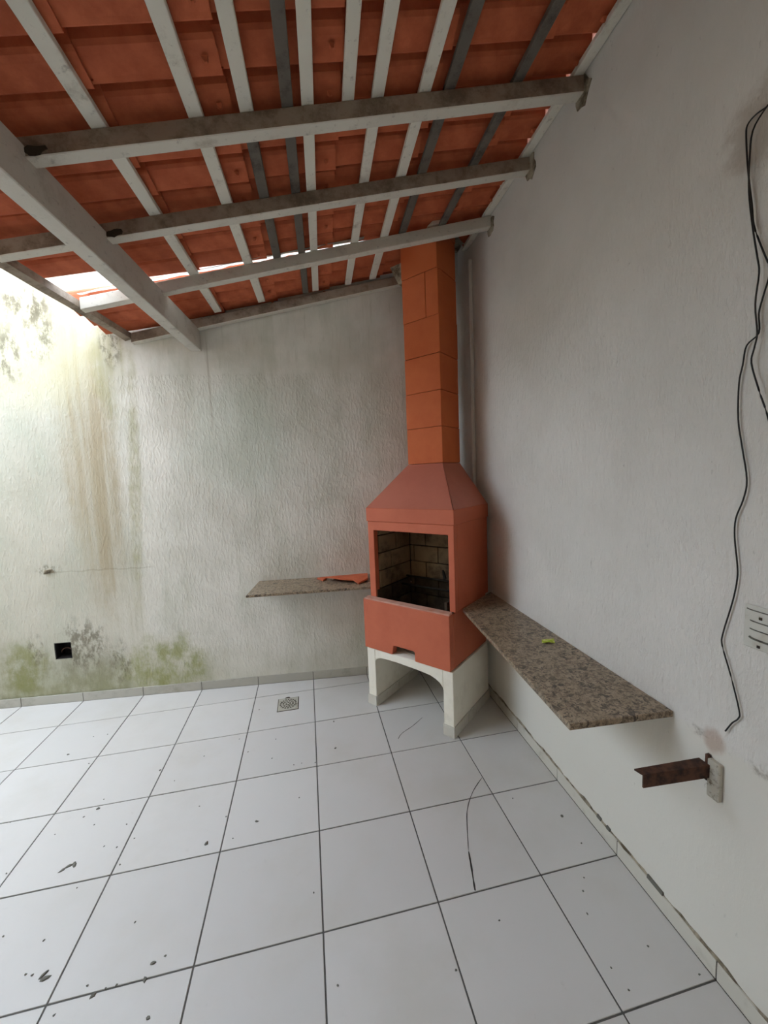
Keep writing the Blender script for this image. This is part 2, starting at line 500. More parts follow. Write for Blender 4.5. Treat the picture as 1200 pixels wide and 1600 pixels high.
# older part, with a hole for an outlet box
hx0, hx1, hz0, hz1 = -1.974, -1.851, 0.352, 0.485
st = 0.006
def yo(x): return YB(x) + st
def slab(m, x0, x1, z0, z1):
    m.hexa([(x0, yo(x0), z0), (x1, yo(x1), z0), (x1, yo(x1) + 0.15, z0), (x0, yo(x0) + 0.15, z0)],
           [(x0, yo(x0), z1), (x1, yo(x1), z1), (x1, yo(x1) + 0.15, z1), (x0, yo(x0) + 0.15, z1)])
m = MB()
slab(m, XL - 0.2, hx0, -0.1, HW + 0.3); slab(m, hx1, XS, -0.1, HW + 0.3); slab(m, hx0, hx1, -0.1, hz0); slab(m, hx0, hx1, hz1, HW + 0.3)
wall_old = tag(m.build('wall_back_older', 'wall_old'), 'stained older stretch of the back wall with mould and run-off streaks', kind='structure')
m = MB().prism([(XR(YREAR), YREAR), (XR(YREAR) + 0.16, YREAR), (XR(-0.1) + 0.16, -0.1), (XR(-0.38), -0.38)], -0.1, HW + 0.25)
wall_right = tag(m.build('wall_right', 'wall_right'), 'white pitted plaster side wall with hanging cables', kind='structure')
m = MB().box(-1.86, XR(YREAR) + 0.16, YREAR - 0.16, YREAR, -0.1, HW)  # out of view, keeps light from entering behind the camera
tag(m.build('wall_rear', 'unseen_wall'), 'plain unseen wall closing the patio opposite the barbecue', kind='structure')
m = MB().box(-1.86, -1.7, YREAR, YH, -0.1, 5.4); m.box(XL - 0.2, -1.8601, YH - .16, YH, -0.1, 5.4)  # unseen tall walls, added to narrow the sky opening
tag(m.build('wall_sky_block', 'unseen_wall'), 'unseen tall wall added to narrow the sky opening beside the covered end of the patio', kind='structure')
m = MB().box(XL - 0.2, XL, YH, yo(XL), -0.1, 3.0)  # out of view, height set to hold back sky light
tag(m.build('wall_left', 'plain_wall'), 'unseen boundary wall raised to limit sky light on the open side of the patio', kind='structure')
# shallow pilaster in the corner behind the chimney
m = MB().prism([(XR(-0.395) - 0.03, -0.395), (XR(-0.68) - 0.03, -0.68), (XR(-0.68), -0.68), (XR(-0.395), -0.395)], 0.0, 3.24)
tag(m.build('trim_1', 'wall_right', bevel=0.006), 'shallow white pilaster in the corner behind the chimney', kind='structure')
# broken plaster pockets where the rafter ends enter the side wall
def rag(cy, cz, ry, rz, seed):
    r = random.Random(seed); n = 14; vs = []
    ring = []
    for k in range(n):
        a = 2 * math.pi * k / n; s = r.uniform(0.75, 1.15)
        ring.append((cy + ry * s * math.cos(a), cz + rz * s * math.sin(a)))
    for d in (-0.0, -0.006):
        vs += [(XR(y) + d, y, z) for y, z in ring]
    fs = [tuple(range(n)), tuple(range(n, 2 * n))] + [(i, (i + 1) % n, n + (i + 1) % n, n + i) for i in range(n)]
    return vs, fs
for cy, seed in ((-1.885, 3), (-1.47, 5), (-0.99, 9)):
    v, f = rag(cy, ZR(1.28) + 0.012, 0.05, 0.06, seed)
    mk('plaster_break', v, f, 'mortar', wall_right)

# ------------------------------------------------------------------ skirting
def skirt_piece(p0, p1, nrm, h, th, parent, name='skirting_tile', mat='skirt'):
    """tile strip standing on the floor from p0 to p1, th proud along nrm"""
    a, b = Vector(p0), Vector(p1); n = Vector(nrm).normalized() * th
    poly = [(a.x, a.y), (b.x, b.y), (b.x + n.x, b.y + n.y), (a.x + n.x, a.y + n.y)]
    return MB().prism(poly, 0.0, h).build(name, mat, parent, bevel=0.001)
bb = tag(empty('baseboard_back'), 'row of ceramic skirting tiles along the foot of the back wall', kind='structure')
xs = [i * TX for i in range(-9, 3)] + [1.30]
skirt_piece((-4.05, YB(-4.05)), (1.30, YB(1.30)), (-0.0892, -1), 0.066, 0.004, bb, 'grout_strip', 'grout')
for a, b in zip(xs, xs[1:]):
    skirt_piece((a + 0.002, YB(a + 0.002)), (b - 0.002, YB(b - 0.002)), (-0.0892, -1), 0.068, 0.007, bb, mat='skirt_shaded')
br = tag(empty('baseboard_right'), 'row of chipped ceramic skirting tiles along the foot of the side wall', kind='structure')
skirt_piece((XR(-.42), -.42), (XR(-5.0), -5.0), (-1, 0.0308), 0.064, 0.004, br, 'grout_strip', 'grout')
ys = [-0.42] + [-j * TY for j in range(2, 12)]
for a, b in zip(ys, ys[1:]):
    skirt_piece((XR(a - 0.002), a - 0.002), (XR(b + 0.002), b + 0.002), (-1, 0.0308), 0.066, 0.007, br)
# ragged mortar bed showing above the side skirting
vs, fs = [], []; r = random.Random(4); N = 90; y = -0.7
for k in range(N + 1):
    yy = -0.7 - 2.9 * k / N
    h = 0.066 + 0.010 * r.random() + 0.004 * math.sin(k * 0.7); pr = 0.002 + 0.006 * r.random()
    vs += [(XR(yy), yy, 0.064), (XR(yy) - pr, yy, 0.0665), (XR(yy) - pr * 0.7, yy, h), (XR(yy), yy, h + 0.004)]
for k in range(N):
    a = 4 * k
    fs += [(a + q, a + q + 1, a + 5 + q, a + 4 + q) for q in range(3)]
mk('mortar_line', vs, fs, 'mortar', br)
for yy, l in ((-2.30, 0.07), (-2.08, 0.02), (-2.02, 0.025)):
    MB().hexa([(XR(yy) - 0.009, yy, 0.0665), (XR(yy - l) - 0.009, yy - l, 0.0665), (XR(yy - l), yy - l, 0.0665), (XR(yy), yy, 0.0665)],
              [(XR(yy) - 0.007, yy, 0.080), (XR(yy - l) - 0.007, yy - l, 0.078), (XR(yy - l), yy - l, 0.078), (XR(yy), yy, 0.080)]).build('dirt_clump', 'fleck', br)

# ------------------------------------------------------------------ roof timbers
def timber(name, p0, p1, w, h, zf, mat, side=(0, 1), bevel=0.003, wob=0.0):
    """bar from p0 to p1 (plan), bottom at zf(x); w is laid towards +side"""
    a, b = Vector(p0), Vector(p1); sv = Vector(side) * w
    def c(p, dz): return (p.x, p.y, zf(p.x) + dz)
    m = MB().hexa([c(a, 0), c(b, 0), c(b + sv, 0), c(a + sv, 0)], [c(a, h), c(b, h), c(b + sv, h), c(a + sv, h)])
    return m.build(name, mat, bevel=bevel)
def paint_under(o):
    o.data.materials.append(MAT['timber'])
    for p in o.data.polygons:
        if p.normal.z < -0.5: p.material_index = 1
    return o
def XE(y): return -1.176 + 0.1035 * y           # line of the eave
RAFT = 'rafters of the lean-to roof'
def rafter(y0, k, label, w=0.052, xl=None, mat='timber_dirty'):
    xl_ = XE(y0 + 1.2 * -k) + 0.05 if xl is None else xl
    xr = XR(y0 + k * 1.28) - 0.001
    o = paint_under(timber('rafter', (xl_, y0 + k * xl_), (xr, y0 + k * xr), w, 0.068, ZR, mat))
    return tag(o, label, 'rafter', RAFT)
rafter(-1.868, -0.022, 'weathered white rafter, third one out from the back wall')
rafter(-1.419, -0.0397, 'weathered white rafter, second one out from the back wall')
rafter(-0.896, -0.079, 'white rafter crossing right in front of the orange chimney, beside the bright roof gap', mat='timber')
# the last rafter lies against the back wall and stops at the chimney
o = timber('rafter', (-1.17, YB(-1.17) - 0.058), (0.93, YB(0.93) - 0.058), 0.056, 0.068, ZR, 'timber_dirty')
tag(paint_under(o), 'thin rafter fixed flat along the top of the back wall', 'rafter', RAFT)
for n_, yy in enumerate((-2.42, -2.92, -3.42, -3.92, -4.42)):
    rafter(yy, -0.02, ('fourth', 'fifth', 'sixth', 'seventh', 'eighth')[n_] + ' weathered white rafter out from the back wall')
# the heavy beam carrying the rafters
bd = Vector((0.088, 1)).normalized()
pw = Vector((-0.693, YB(-0.693) - 0.002)); pe = pw + bd * -4.75
m = MB()
lft = Vector((-0.08, 0.007))
m.hexa([(pe.x, pe.y, 2.69), (pw.x, pw.y, 2.69), (pw.x + lft.x, pw.y + lft.y, 2.69), (pe.x + lft.x, pe.y + lft.y, 2.69)],
       [(pe.x, pe.y, 2.845), (pw.x, pw.y, 2.85), (pw.x + lft.x, pw.y + lft.y, 2.85), (pe.x + lft.x, pe.y + lft.y, 2.845)])
tag(m.build('roof_beam', 'beam', bevel=0.004), 'thick white-painted beam carrying the rafters into the back wall', 'beam')
# rotten dark hollows where two rafters meet the beam
for y0, k, xa, seed in ((-1.868, -0.022, -0.838, 2), (-1.419, -0.0397, -0.795, 6)):
    r_ = random.Random(seed); ring = []
    for q in range(12):
        t_ = 2 * math.pi * q / 12; sc = r_.uniform(.6, 1.1)
        ring.append((xa + .030 + .038 * sc * math.cos(t_), .018 + .02 * sc * math.sin(t_)))
    vs = [(x, y0 + k * x - d, ZR(x) + dz) for d in (.0, .003) for x, dz in ring]
    o = mk('rot_hollow', vs, [tuple(range(12)), tuple(range(12, 24))] + [(i, (i + 1) % 12, 12 + (i + 1) % 12, 12 + i) for i in range(12)], 'soil')
    o.parent = bpy.data.objects['rafter' if seed == 2 else 'rafter.001']
# battens
def ZB(x): return ZR(x) + 0.0685
BSK = 0.045
def batten(x0, y0, y1, dark, label, w=0.045, sk=BSK):
    def X(y): return x0 + sk * (y + 1.88)
    m = MB()
    def c(x, y, dz): return (x, y, ZB(x) + dz)
    a, b = y0, y1
    m.hexa([c(X(a) - w / 2, a, 0), c(X(a) + w / 2, a, 0), c(X(b) + w / 2, b, 0), c(X(b) - w / 2, b, 0)],
           [c(X(a) - w / 2, a, 0.022), c(X(a) + w / 2, a, 0.022), c(X(b) + w / 2, b, 0.022), c(X(b) - w / 2, b, 0.022)])
    o = m.build('batten', 'batten_dark' if dark else 'batten', bevel=0.002)
    return tag(o, label, 'batten', 'battens under the roof tiles')
YA = -4.6
batten(-0.605, YA, -0.30, False, 'cracked white batten closest to the thick roof beam', 0.05)
batten(-0.283, YA, -0.34, False, 'white batten, second out from the thick roof beam', 0.05)
batten(-0.105, YA, -1.845, False, 'white batten split at its end over the third rafter', 0.048)
batten(-0.108, -1.84, -0.87, True, 'dark bare batten continuing the split white one', 0.045)
batten(0.043, YA, -0.36, True, 'dark bare batten running close beside a white one', 0.043)
batten(0.118, YA, -0.37, False, 'white batten running close beside a dark one', 0.046)
batten(0.272, YA, -1.845, False, 'short white batten ending over the third rafter', 0.046)
batten(0.388, YA, -0.38, False, 'plain white batten beside the knotty one that meets the chimney', 0.048, 0.03)
batten(0.578, YA, -0.40, False, 'knotty white batten that meets the chimney side', 0.05, 0.03)
batten(0.682, YA, -0.92, True, 'dark bare batten with one pale edge ending above the chimney', 0.046)
batten(0.975, YA, -0.95, True, 'dark bare batten midway between chimney and side wall', 0.046, 0.01)
batten(1.252, YA, -0.60, False, 'white batten running along the top of the side wall', 0.05, 0.031)
# eave batten
m = MB()
a, b = -4.6, -0.185
NE = 22
re_ = random.Random(12)
secs = []
for k in range(NE + 1):
    y = a + (b - a) * k / NE
    j = re_.uniform(-.004, .004)
    x0, x1 = XE(y) - .022 + j, XE(y) + .022
    secs.append([(x0, y, ZR(x0) + .034 + re_.uniform(-.004, .004)), (x1, y, ZR(x1) + .036), (x1, y, ZR(x1) + .078), (x0, y, ZR(x0) + .076)])
for p, q in zip(secs, secs[1:]):
    m.add(p + q, [(0, 1, 5, 4), (1, 2, 6, 5), (2, 3, 7, 6), (3, 0, 4, 7)])
m.add(secs[0], [(0, 1, 2, 3)]); m.add(secs[-1], [(0, 1, 2, 3)])
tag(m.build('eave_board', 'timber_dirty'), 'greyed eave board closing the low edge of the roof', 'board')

# ------------------------------------------------------------------ barbecue frame of reference
TH = math.radians(49)
FL = Vector((0.392, -0.708, 0))
DU = Vector((math.cos(TH), -math.sin(TH), 0)); DV = Vector((math.sin(TH), math.cos(TH), 0))
def bq(u, v, z=0.0): return FL + DU * u + DV * v + Vector((0, 0, z))
CU0, CU1, CV0, CV1 = 0.225, 0.515, 0.32, 0.585

# ------------------------------------------------------------------ roof tiles
roof = tag(empty('roof', (0, -1.88, ZR(0) + 0.0925)), 'sloping roof of red clay tiles seen from below', kind='structure')
ANG = math.atan(SLOPE)
roof.rotation_mode = 'XYZ'
roof.matrix_world = Matrix.Translation((0, -1.88, ZR(0) + 0.0925)) @ Matrix.Rotation(-ANG, 4, 'Y') @ Matrix.Rotation(-0.035, 4, 'Z')
PROF = [(-.067, .008), (-.065, .034), (-.060, .054), (-.050, .067), (-.036, .070), (-.021, .067), (-.010, .058), (-.003, .043), (.003, .027), (.013, .017), (.032, .011), (.057, .006), (.086, .000), (.099, -.004), (.104, -.003)]
def tile_mesh(name, L, x_cut=0.0, rag_=0):
    r = random.Random(rag_)
    P = PROF; n = len(P); vs, fs = [], []
    secs = [x_cut, L]
    for s, X in enumerate(secs):
        dz = 0.016 * (1 - X / 0.46)
        for off in (0.0, 0.013):
            for (y, z) in P:
                jx = (r.uniform(-0.03, 0.03) if rag_ and s == 0 else 0)
                vs.append((X - L + jx, y, z + off + dz))
    for k in range(n - 1):
        fs.append((k, k + 1, 2 * n + k + 1, 2 * n + k))
        fs.append((n + k, 3 * n + k, 3 * n + k + 1, n + k + 1))
        fs.append((k, n + k, n + k + 1, k + 1))
        fs.append((2 * n + k, 2 * n + k + 1, 3 * n + k + 1, 3 * n + k))
    fs.append((0, 2 * n, 3 * n, n)); fs.append((n - 1, 2 * n - 1, 4 * n - 1, 3 * n - 1))
    # hanging nib under the head
    k = len(vs)
    vs += [(-0.055, .04, 0.0), (-0.055, .06, 0.0), (-0.035, .06, 0.0), (-0.035, .04, 0.0), (-0.048, .046, -.012), (-0.048, .054, -.012), (-0.04, .054, -.012), (-0.04, .046, -.012)]
    fs += [(k + 4, k + 5, k + 6, k + 7), (k, k + 1, k + 5, k + 4), (k + 1, k + 2, k + 6, k + 5), (k + 2, k + 3, k + 7, k + 6), (k + 3, k, k + 4, k + 7)]
    me = bpy.data.meshes.new(name); me.from_pydata(vs, [], fs)
    bm = bmesh.new(); bm.from_mesh(me); bmesh.ops.recalc_face_normals(bm, faces=bm.faces); bm.to_mesh(me); bm.free()
    me.materials.append(MAT['roof'])
    return me
T_FULL, T_CUT, T_BROKEN = tile_mesh('roof_tile', 0.46), tile_mesh('roof_tile_cut', 0.28), tile_mesh('roof_tile_broken', 0.15, 0.0, 5)
MI = roof.matrix_world.copy()
def in_chimney(me, loc):
    for fx in (0, .25, .5, .75, 1):
        for yy in (-.06, 0, .05, .105):
            xs_ = [v.co.x for v in me.vertices]
            w = MI @ Vector((loc[0] + min(xs_) * fx, loc[1] + yy, 0))
            d = w - FL
            u, v = d.dot(DU), d.dot(DV)
            if CU0 - 0.02 < u < CU1 + 0.02 and CV0 - 0.02 < v < CV1 + 0.02: return True
    return False
def cut_tile(me, loc, wall=False):
    """a tile trimmed round the chimney: the pieces left outside its four sides"""
    e = 0.006
    cuts = [[(DV, CV0 - e, 1)], [(DV, CV0 - e, -1), (DU, CU0 - e, 1)], [(DV, CV0 - e, -1), (DU, CU1 + e, -1)]]
    if wall:
        wn = Vector((.0892, 1, 0)).normalized()
        cuts = [[(wn, (Vector((0, -.265, 0)) - FL).dot(wn), 1)]]
        if loc[0] > 0.3: cuts = [cuts[0] + [(DU, CU0 - e, 1)], cuts[0] + [(DU, CU1 + e, -1)]]
    ml = roof.matrix_world.inverted()
    for cs in cuts:
        bm = bmesh.new(); bm.from_mesh(me)
        bmesh.ops.transform(bm, matrix=MI @ Matrix.Translation((loc[0], loc[1], 0)), verts=bm.verts)
        for ax, val, sg in cs:
            bmesh.ops.bisect_plane(bm, geom=bm.verts[:] + bm.edges[:] + bm.faces[:], plane_co=FL + ax * val, plane_no=ax * sg, clear_outer=True)
        if len(bm.faces) < 8:
            bm.free(); continue
        bmesh.ops.holes_fill(bm, edges=[x for x in bm.edges if x.is_boundary], sides=0)
        if bmesh.ops and max(v.co.x for v in bm.verts) - min(v.co.x for v in bm.verts) < 0.04:
            bm.free(); continue
        bmesh.ops.transform(bm, matrix=ml, verts=bm.verts)
        m2 = bpy.data.meshes.new('roof_tile_cut_piece'); bm.to_mesh(m2); bm.free()
        if not m2.materials: m2.materials.append(MAT['roof'])
        o = mko('roof_tile', m2, None, roof)
heads = [0.251 + 0.408 * k for k in range(-3, 3)] + [1.29]
for h in heads:
    for k in range(-15, 12):
        yy = -2.086 + 0.16 * k + 1.88
        me = T_CUT if h > 1.2 else T_FULL
        if k == 8 and h < 0.4: continue
        if k == 8 and h < 0.8: me = T_BROKEN
        if k == 7 and h < -0.9: continue
        if k == 11:
            cut_tile(me, (h, yy), True); continue
        if in_chimney(me, (h, yy)):
            cut_tile(me, (h, yy)); continue
        o = mko('roof_tile', me, None, roof)
        o.location = (h + rnd.uniform(-.006, .006), yy + rnd.uniform(-.003, .003), rnd.uniform(0, .002))
        o.rotation_euler = (0, 0, rnd.uniform(-.008, .008))
# cement fillet that closes the roof along the back wall
m = MB()
for xa, xb in ((-1.38, 0.62), (1.22, 1.30)):
    def c(x, d, dz): return (x, YB(x) - d, ZR(x) + dz)
    m.hexa([c(xa, 0.10, .19), c(xb, 0.08, .19), c(xb, 0, .19), c(xa, 0, .19)], [c(xa, 0.10, .20), c(xb, 0.08, .20), c(xb, 0, .23), c(xa, 0, .23)])
m.hexa([(XR(-4.6) - .10, -4.6, ZR(1.2) + .185), (XR(-4.6), -4.6, ZR(1.2) + .19), (XR(-.4), -.4, ZR(1.3) + .19), (XR(-.4) - .10, -.4, ZR(1.2) + .185)],
       [(XR(-4.6) - .10, -4.6, ZR(1.2) + .21), (XR(-4.6), -4.6, ZR(1.2) + .24), (XR(-.4), -.4, ZR(1.3) + .24), (XR(-.4) - .10, -.4, ZR(1.2) + .21)])
m.build('cement_fillet', 'mortar', roof).matrix_parent_inverse = roof.matrix_world.inverted()
# rough cement collar round the chimney, filling the corner of the roof behind it
m = MB()
def corner_slab(u0, u1, v0, v1):
    p = [tuple(bq(u, v)[:2]) for u, v in ((u0, v0), (u1, v0), (u1, v1), (u0, v1))]
    p = clip(clip(p, 0.0892, 1, -0.2625), 1, -0.0308, 1.3385)
    n = len(p)
    m.add([(x, y, ZR(x) + .17) for x, y in p] + [(x, y, ZR(x) + .22) for x, y in p],
          [tuple(range(n - 1, -1, -1)), tuple(range(n, 2 * n))] + [(i, (i + 1) % n, n + (i + 1) % n, n + i) for i in range(n)])
corner_slab(CU0 - .25, CU0 - .004, CV0 + .05, CV1 + .6)
corner_slab(CU1 + .004, CU1 + .35, CV0 - .02, CV1 + .6)
corner_slab(CU0 - .0035, CU1 + .0035, CV1 + .004, CV1 + .6)
m.build('cement_collar', 'mortar', roof).matrix_parent_inverse = roof.matrix_world.inverted()

# white plastic sheet pushed under the tiles to patch the missing row
vs, fs = [], []; rs = random.Random(21); NX, NY = 36, 5
for i in range(NX + 1):
    x = -1.22 + 1.70 * i / NX
    yf, yb = -0.896 - .079 * x + .006, -0.690 - .035 * x
    sag = rs.uniform(-.006, .004)
    for j in range(NY + 1):
        t_ = j / NY
        vs.append((x, yf + (yb - yf) * t_, ZR(x) + .0935 + .088 * t_ ** 1.4 + (sag * math.sin(math.pi * t_) if 0 < j < NY else 0)))
n_ = len(vs)
vs += [(x, y, z + .0015) for x, y, z in vs]
for i in range(NX):
    for j in range(NY):
        q = i * (NY + 1) + j
        fs += [(q, q + 1, q + NY + 2, q + NY + 1), (n_ + q, n_ + q + NY + 1, n_ + q + NY + 2, n_ + q + 1)]
for i in range(NX):
    q = i * (NY + 1); fs += [(q, q + NY + 1, n_ + q + NY + 1, n_ + q), (q + NY, n_ + q + NY, n_ + q + 2 * NY + 1, q + 2 * NY + 1)]
tag(mk('plastic_sheet', vs, fs, 'sheet', None, True), 'white plastic sheet patching the bright missing row of roof tiles', 'sheet')

# loose scraps by the chimney top
o = MB().hexa([(0.885, -0.962, 3.262), (0.985, -0.968, 3.283), (0.985, -0.925, 3.283), (0.885, -0.92, 3.262)],
              [(0.935, -0.960, 3.312), (0.972, -0.962, 3.312), (0.972, -0.935, 3.312), (0.935, -0.935, 3.312)]).build('plaster_chunk', 'white', bevel=0.003)
tag(o, 'broken white plaster chunk lying on the rafter by the chimney', 'rubble')

# ------------------------------------------------------------------ barbecue
bbq = tag(empty('barbecue', FL, -TH), 'corner brick barbecue with terracotta firebox, hood and tall chimney on a white base', 'barbecue')
# white base with an arched opening
m = MB()
m.box(.022, .095, 0, .55, 0, .435)
m.box(.655, .728, 0, .55, 0, .435)
m.box(.0951, .6549, .0701, .55, .385, .435)
arch = [(.0951, .435), (.0951, .338), (.110, .360), (.14, .374), (.19, .379), (.30, .381), (.40, .378), (.50, .374), (.56, .368), (.60, .355), (.63, .337), (.648, .315), (.6549, .295), (.6549, .435)]
m.xprism(arch, 0.0, .07)
base = m.build('base', 'white', bbq, bevel=0.004)
for (u0, u1, v0, v1) in ((.016, .098, -.009, 0), (.652, .734, -.009, 0), (.7285, .736, 0.001, .19), (.7285, .736, .194, .55), (.0955, .103, .001, .27), (.0955, .103, .274, .55), (.647, .6545, .001, .27), (.647, .6545, .274, .55)):
    MB().box(u0, u1, v0, v1, 0, .072).build('skirting_tile', 'skirt', base, bevel=0.001)
# lower firebox block with the ash notch
m = MB()
fr = [(.010, .4355), (.260, .4355), (.272, .500), (.280, .504), (.438, .504), (.446, .498), (.449, .4355), (.716, .4355), (.716, .800), (.010, .800)]
m.xprism(fr, -.008, .045)
m.box(.010, .055, .0451, .55, .4355, .800)
m.box(.671, .716, .0451, .55, .4355, .800)
m.box(.0551, .6709, .505, .55, .4355, .800)
firebox = m.build('firebox', 'orange', bbq, bevel=0.004)
# grey worn ledge on the top of the block
MB().hexa([(.014, -.004, .8005), (.712, -.004, .8005), (.712, .043, .8005), (.014, .043, .8005)],
          [(.018, .002, .806), (.708, .002, .806), (.708, .043, .812), (.018, .043, .812)]).build('ledge', 'worn', firebox)
MB().box(.0555, .6705, .046, .5045, .56, .60).build('hearth', 'ash', firebox)
# upper body: front frame, cheeks and back
m = MB()
frame = [(.045, .8125), (.098, .8125), (.098, 1.302), (.694, 1.302), (.694, .8125), (.736, .8125), (.736, 1.366), (.045, 1.366)]
m.xprism(frame, .040, .085)
m.box(.045, .080, .0851, .55, .8125, 1.366)
m.box(.701, .736, .0851, .55, .8125, 1.366)
m.box(.0801, .7009, .515, .55, .8125, 1.366)
body = m.build('oven_body', 'orange', bbq, bevel=0.003)
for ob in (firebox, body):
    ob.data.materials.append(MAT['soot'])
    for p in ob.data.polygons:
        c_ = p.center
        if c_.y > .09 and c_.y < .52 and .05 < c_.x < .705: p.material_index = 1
# brick lining, each brick its own piece
lin_root = empty('brick_lining', parent=bbq)
zc = [.605, .735, .865, .995, 1.125, 1.255, 1.36]
for c_, (z0, z1) in enumerate(zip(zc, zc[1:])):
    z0, z1 = z0 + .004, z1 - .004
    lo = z0 < .80
    sh = .11 if c_ % 2 else 0
    u_l, u_r = (.0555, .6705) if lo else (.0805, .7005)
    # left and right cheeks
    vv = [.09, .30 - sh * .6, .49]
    if lo: vv[0] = .05
    for a, b in zip(vv, vv[1:]):
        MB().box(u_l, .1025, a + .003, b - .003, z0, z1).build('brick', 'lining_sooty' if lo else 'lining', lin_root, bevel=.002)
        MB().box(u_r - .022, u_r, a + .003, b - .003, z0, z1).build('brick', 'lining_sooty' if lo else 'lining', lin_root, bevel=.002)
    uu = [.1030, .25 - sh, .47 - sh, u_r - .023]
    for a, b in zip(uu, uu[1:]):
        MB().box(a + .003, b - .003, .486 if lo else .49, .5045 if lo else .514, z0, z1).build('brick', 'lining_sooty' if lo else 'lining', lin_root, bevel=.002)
# iron support bar and hook left inside
tube('skewer_bar', [(.0785, .43, .885), (.6785, .43, .885)], .008, 'soot', bbq, 6, 1)
tube('skewer_bar', [(.0785, .36, .835), (.6785, .36, .835)], .008, 'soot', bbq, 6, 1)
tube('iron_hook', [(.63, .36, .838), (.64, .34, .93), (.60, .33, .97), (.575, .34, .90), (.565, .35, .80)], .011, 'soot', bbq, 6, 4)
tube('iron_hook', [(.44, .44, .89), (.43, .44, .955), (.455, .43, .90)], .009, 'soot', bbq, 6, 4)
# hood: band, core and four panels with open joints at the hips
MB().box(.038, .742, .034, .556, 1.3665, 1.462).build('hood_band', 'orange', bbq, bevel=.003)
HZ0, HZ1 = 1.4625, 1.76
Bq = [(.040, .036), (.740, .036), (.740, .555), (.040, .555)]
Tq = [(CU0, CV0), (CU1, CV0), (CU1, CV1), (CU0, CV1)]
def ins(q, d): 
    (a, b), (c, _), (_, e), _2 = q
    return [(a + d, b + d), (c - d, b + d), (c - d, e - d), (a + d, e - d)]
b2, t2 = ins(Bq, .012), ins(Tq, .012)
hood = MB().hexa([(u, v, HZ0) for u, v in b2], [(u, v, HZ1 - .004) for u, v in t2]).build('hood', 'seam', bbq)
for k in range(4):
    k2 = (k + 1) % 4
    def lerp(p, q, t): return (p[0] + (q[0] - p[0]) * t, p[1] + (q[1] - p[1]) * t)
    e = .006
    o0, o1, o2, o3 = lerp(Bq[k], Bq[k2], e), lerp(Bq[k], Bq[k2], 1 - e), lerp(Tq[k], Tq[k2], 1 - e), lerp(Tq[k], Tq[k2], e)
    i0, i1, i2, i3 = lerp(b2[k], b2[k2], e), lerp(b2[k], b2[k2], 1 - e), lerp(t2[k], t2[k2], 1 - e), lerp(t2[k], t2[k2], e)
    MB().hexa([(*o0, HZ0), (*o1, HZ0), (*i1, HZ0), (*i0, HZ0)], [(*o3, HZ1), (*o2, HZ1), (*i2, HZ1), (*i3, HZ1)]).build('hood_panel', 'hood', hood)
# chimney, block by block
CZ = [1.7615, 2.015, 2.262, 2.51, 2.76, 3.06, 3.31, 3.56, 3.81]
chim = MB().box(CU0 + .006, CU1 - .006, CV0 + .006, CV1 - .006, CZ[0], CZ[-1] - .004).build('chimney', 'seam', bbq)
for i_, (z0, z1) in enumerate(zip(CZ, CZ[1:])):
    j1, j2 = rnd.uniform(-.003, .003), rnd.uniform(-.003, .003)
    parts = [(CU0, CU1)] if i_ != 4 else [(CU0, CU0 + .19), (CU0 + .193, CU1)]
    for (a, b) in parts:
        MB().box(a + j1, b + j1, CV0 + j2, CV1 + j2, z0 + .0015, z1 - .0015).build('chimney_block', 'chimney', chim, bevel=.002)
o = MB().hexa([bq(.02 + .17, .33, 3.05), bq(.2235, .33, 3.05), bq(.2235, .42, 3.05), bq(.19, .42, 3.05)],
              [bq(.12, .33, 3.19), bq(.2235, .33, 3.19), bq(.2235, .42, 3.19), bq(.12, .42, 3.19)])
# pinkish mortar flap clinging to the chimney side
w = [tuple(bbq.matrix_basis.inverted() @ Vector(p)) for p in o.v]
mk('mortar_flap', w, o.f, 'mortar', chim)

# ------------------------------------------------------------------ granite shelves
zt = .812
sp = [tuple(bq(.7285 + .0085, .135)[:2]), (.868, -2.362), (XR(-2.388) - .001, -2.388), (XR(-.90) - .001, -.90), tuple(bq(.745, .54)[:2])]
tag(MB().prism(sp, zt - .024, zt).build('granite_shelf', 'granite', bevel=.003), 'long brown speckled granite shelf along the side wall beside the barbecue', 'shelf')
zl = .874
q0, q1 = bq(.037, .05), bq(.037, .555)
sl = [(-.436, -.618), (q0.x - .002, q0.y + .01), (q1.x - .03, YB(q1.x - .03) - .001), (-.388, YB(-.388) - .001)]
tag(MB().prism(sl, zl - .018, zl).build('granite_shelf', 'granite', bevel=.002), 'short grey-brown granite shelf on the back wall holding broken clay tile', 'shelf')

# broken roof-tile shards on the short shelf
def shard(outline, arch_h, th, label, rz=0.0):
    """curved sherd: outline in plan, arched across its width"""
    bm = bmesh.new()
    vs = [bm.verts.new((x, y, 0)) for x, y in outline]
    bm.faces.new(vs)
    bmesh.ops.triangulate(bm, faces=bm.faces[:])
    bmesh.ops.subdivide_edges(bm, edges=bm.edges[:], cuts=3, use_grid_fill=True)
    ymin = min(p[1] for p in outline); ymax = max(p[1] for p in outline)
    for v in bm.verts:
        t = (v.co.y - ymin) / (ymax - ymin)
        v.co.z = zl + .001 + arch_h * math.sin(math.pi * min(max(t, 0), 1))
    r = bmesh.ops.extrude_face_region(bm, geom=bm.faces[:])
    for e in r['geom']:
        if isinstance(e, bmesh.types.BMVert): e.co.z += th
    bmesh.ops.recalc_face_normals(bm, faces=bm.faces)
    me = bpy.data.meshes.new('tile_shard'); bm.to_mesh(me); bm.free()
    return tag(mko('tile_shard', me, 'roof'), label, 'tile', 'broken tile pieces on the short shelf')
shard([(.135, -.43), (.20, -.36), (.36, -.345), (.48, -.40), (.46, -.55), (.38, -.60), (.345, -.55), (.25, -.52)], .030, .012, 'large broken piece of curved red clay roof tile on the short shelf')
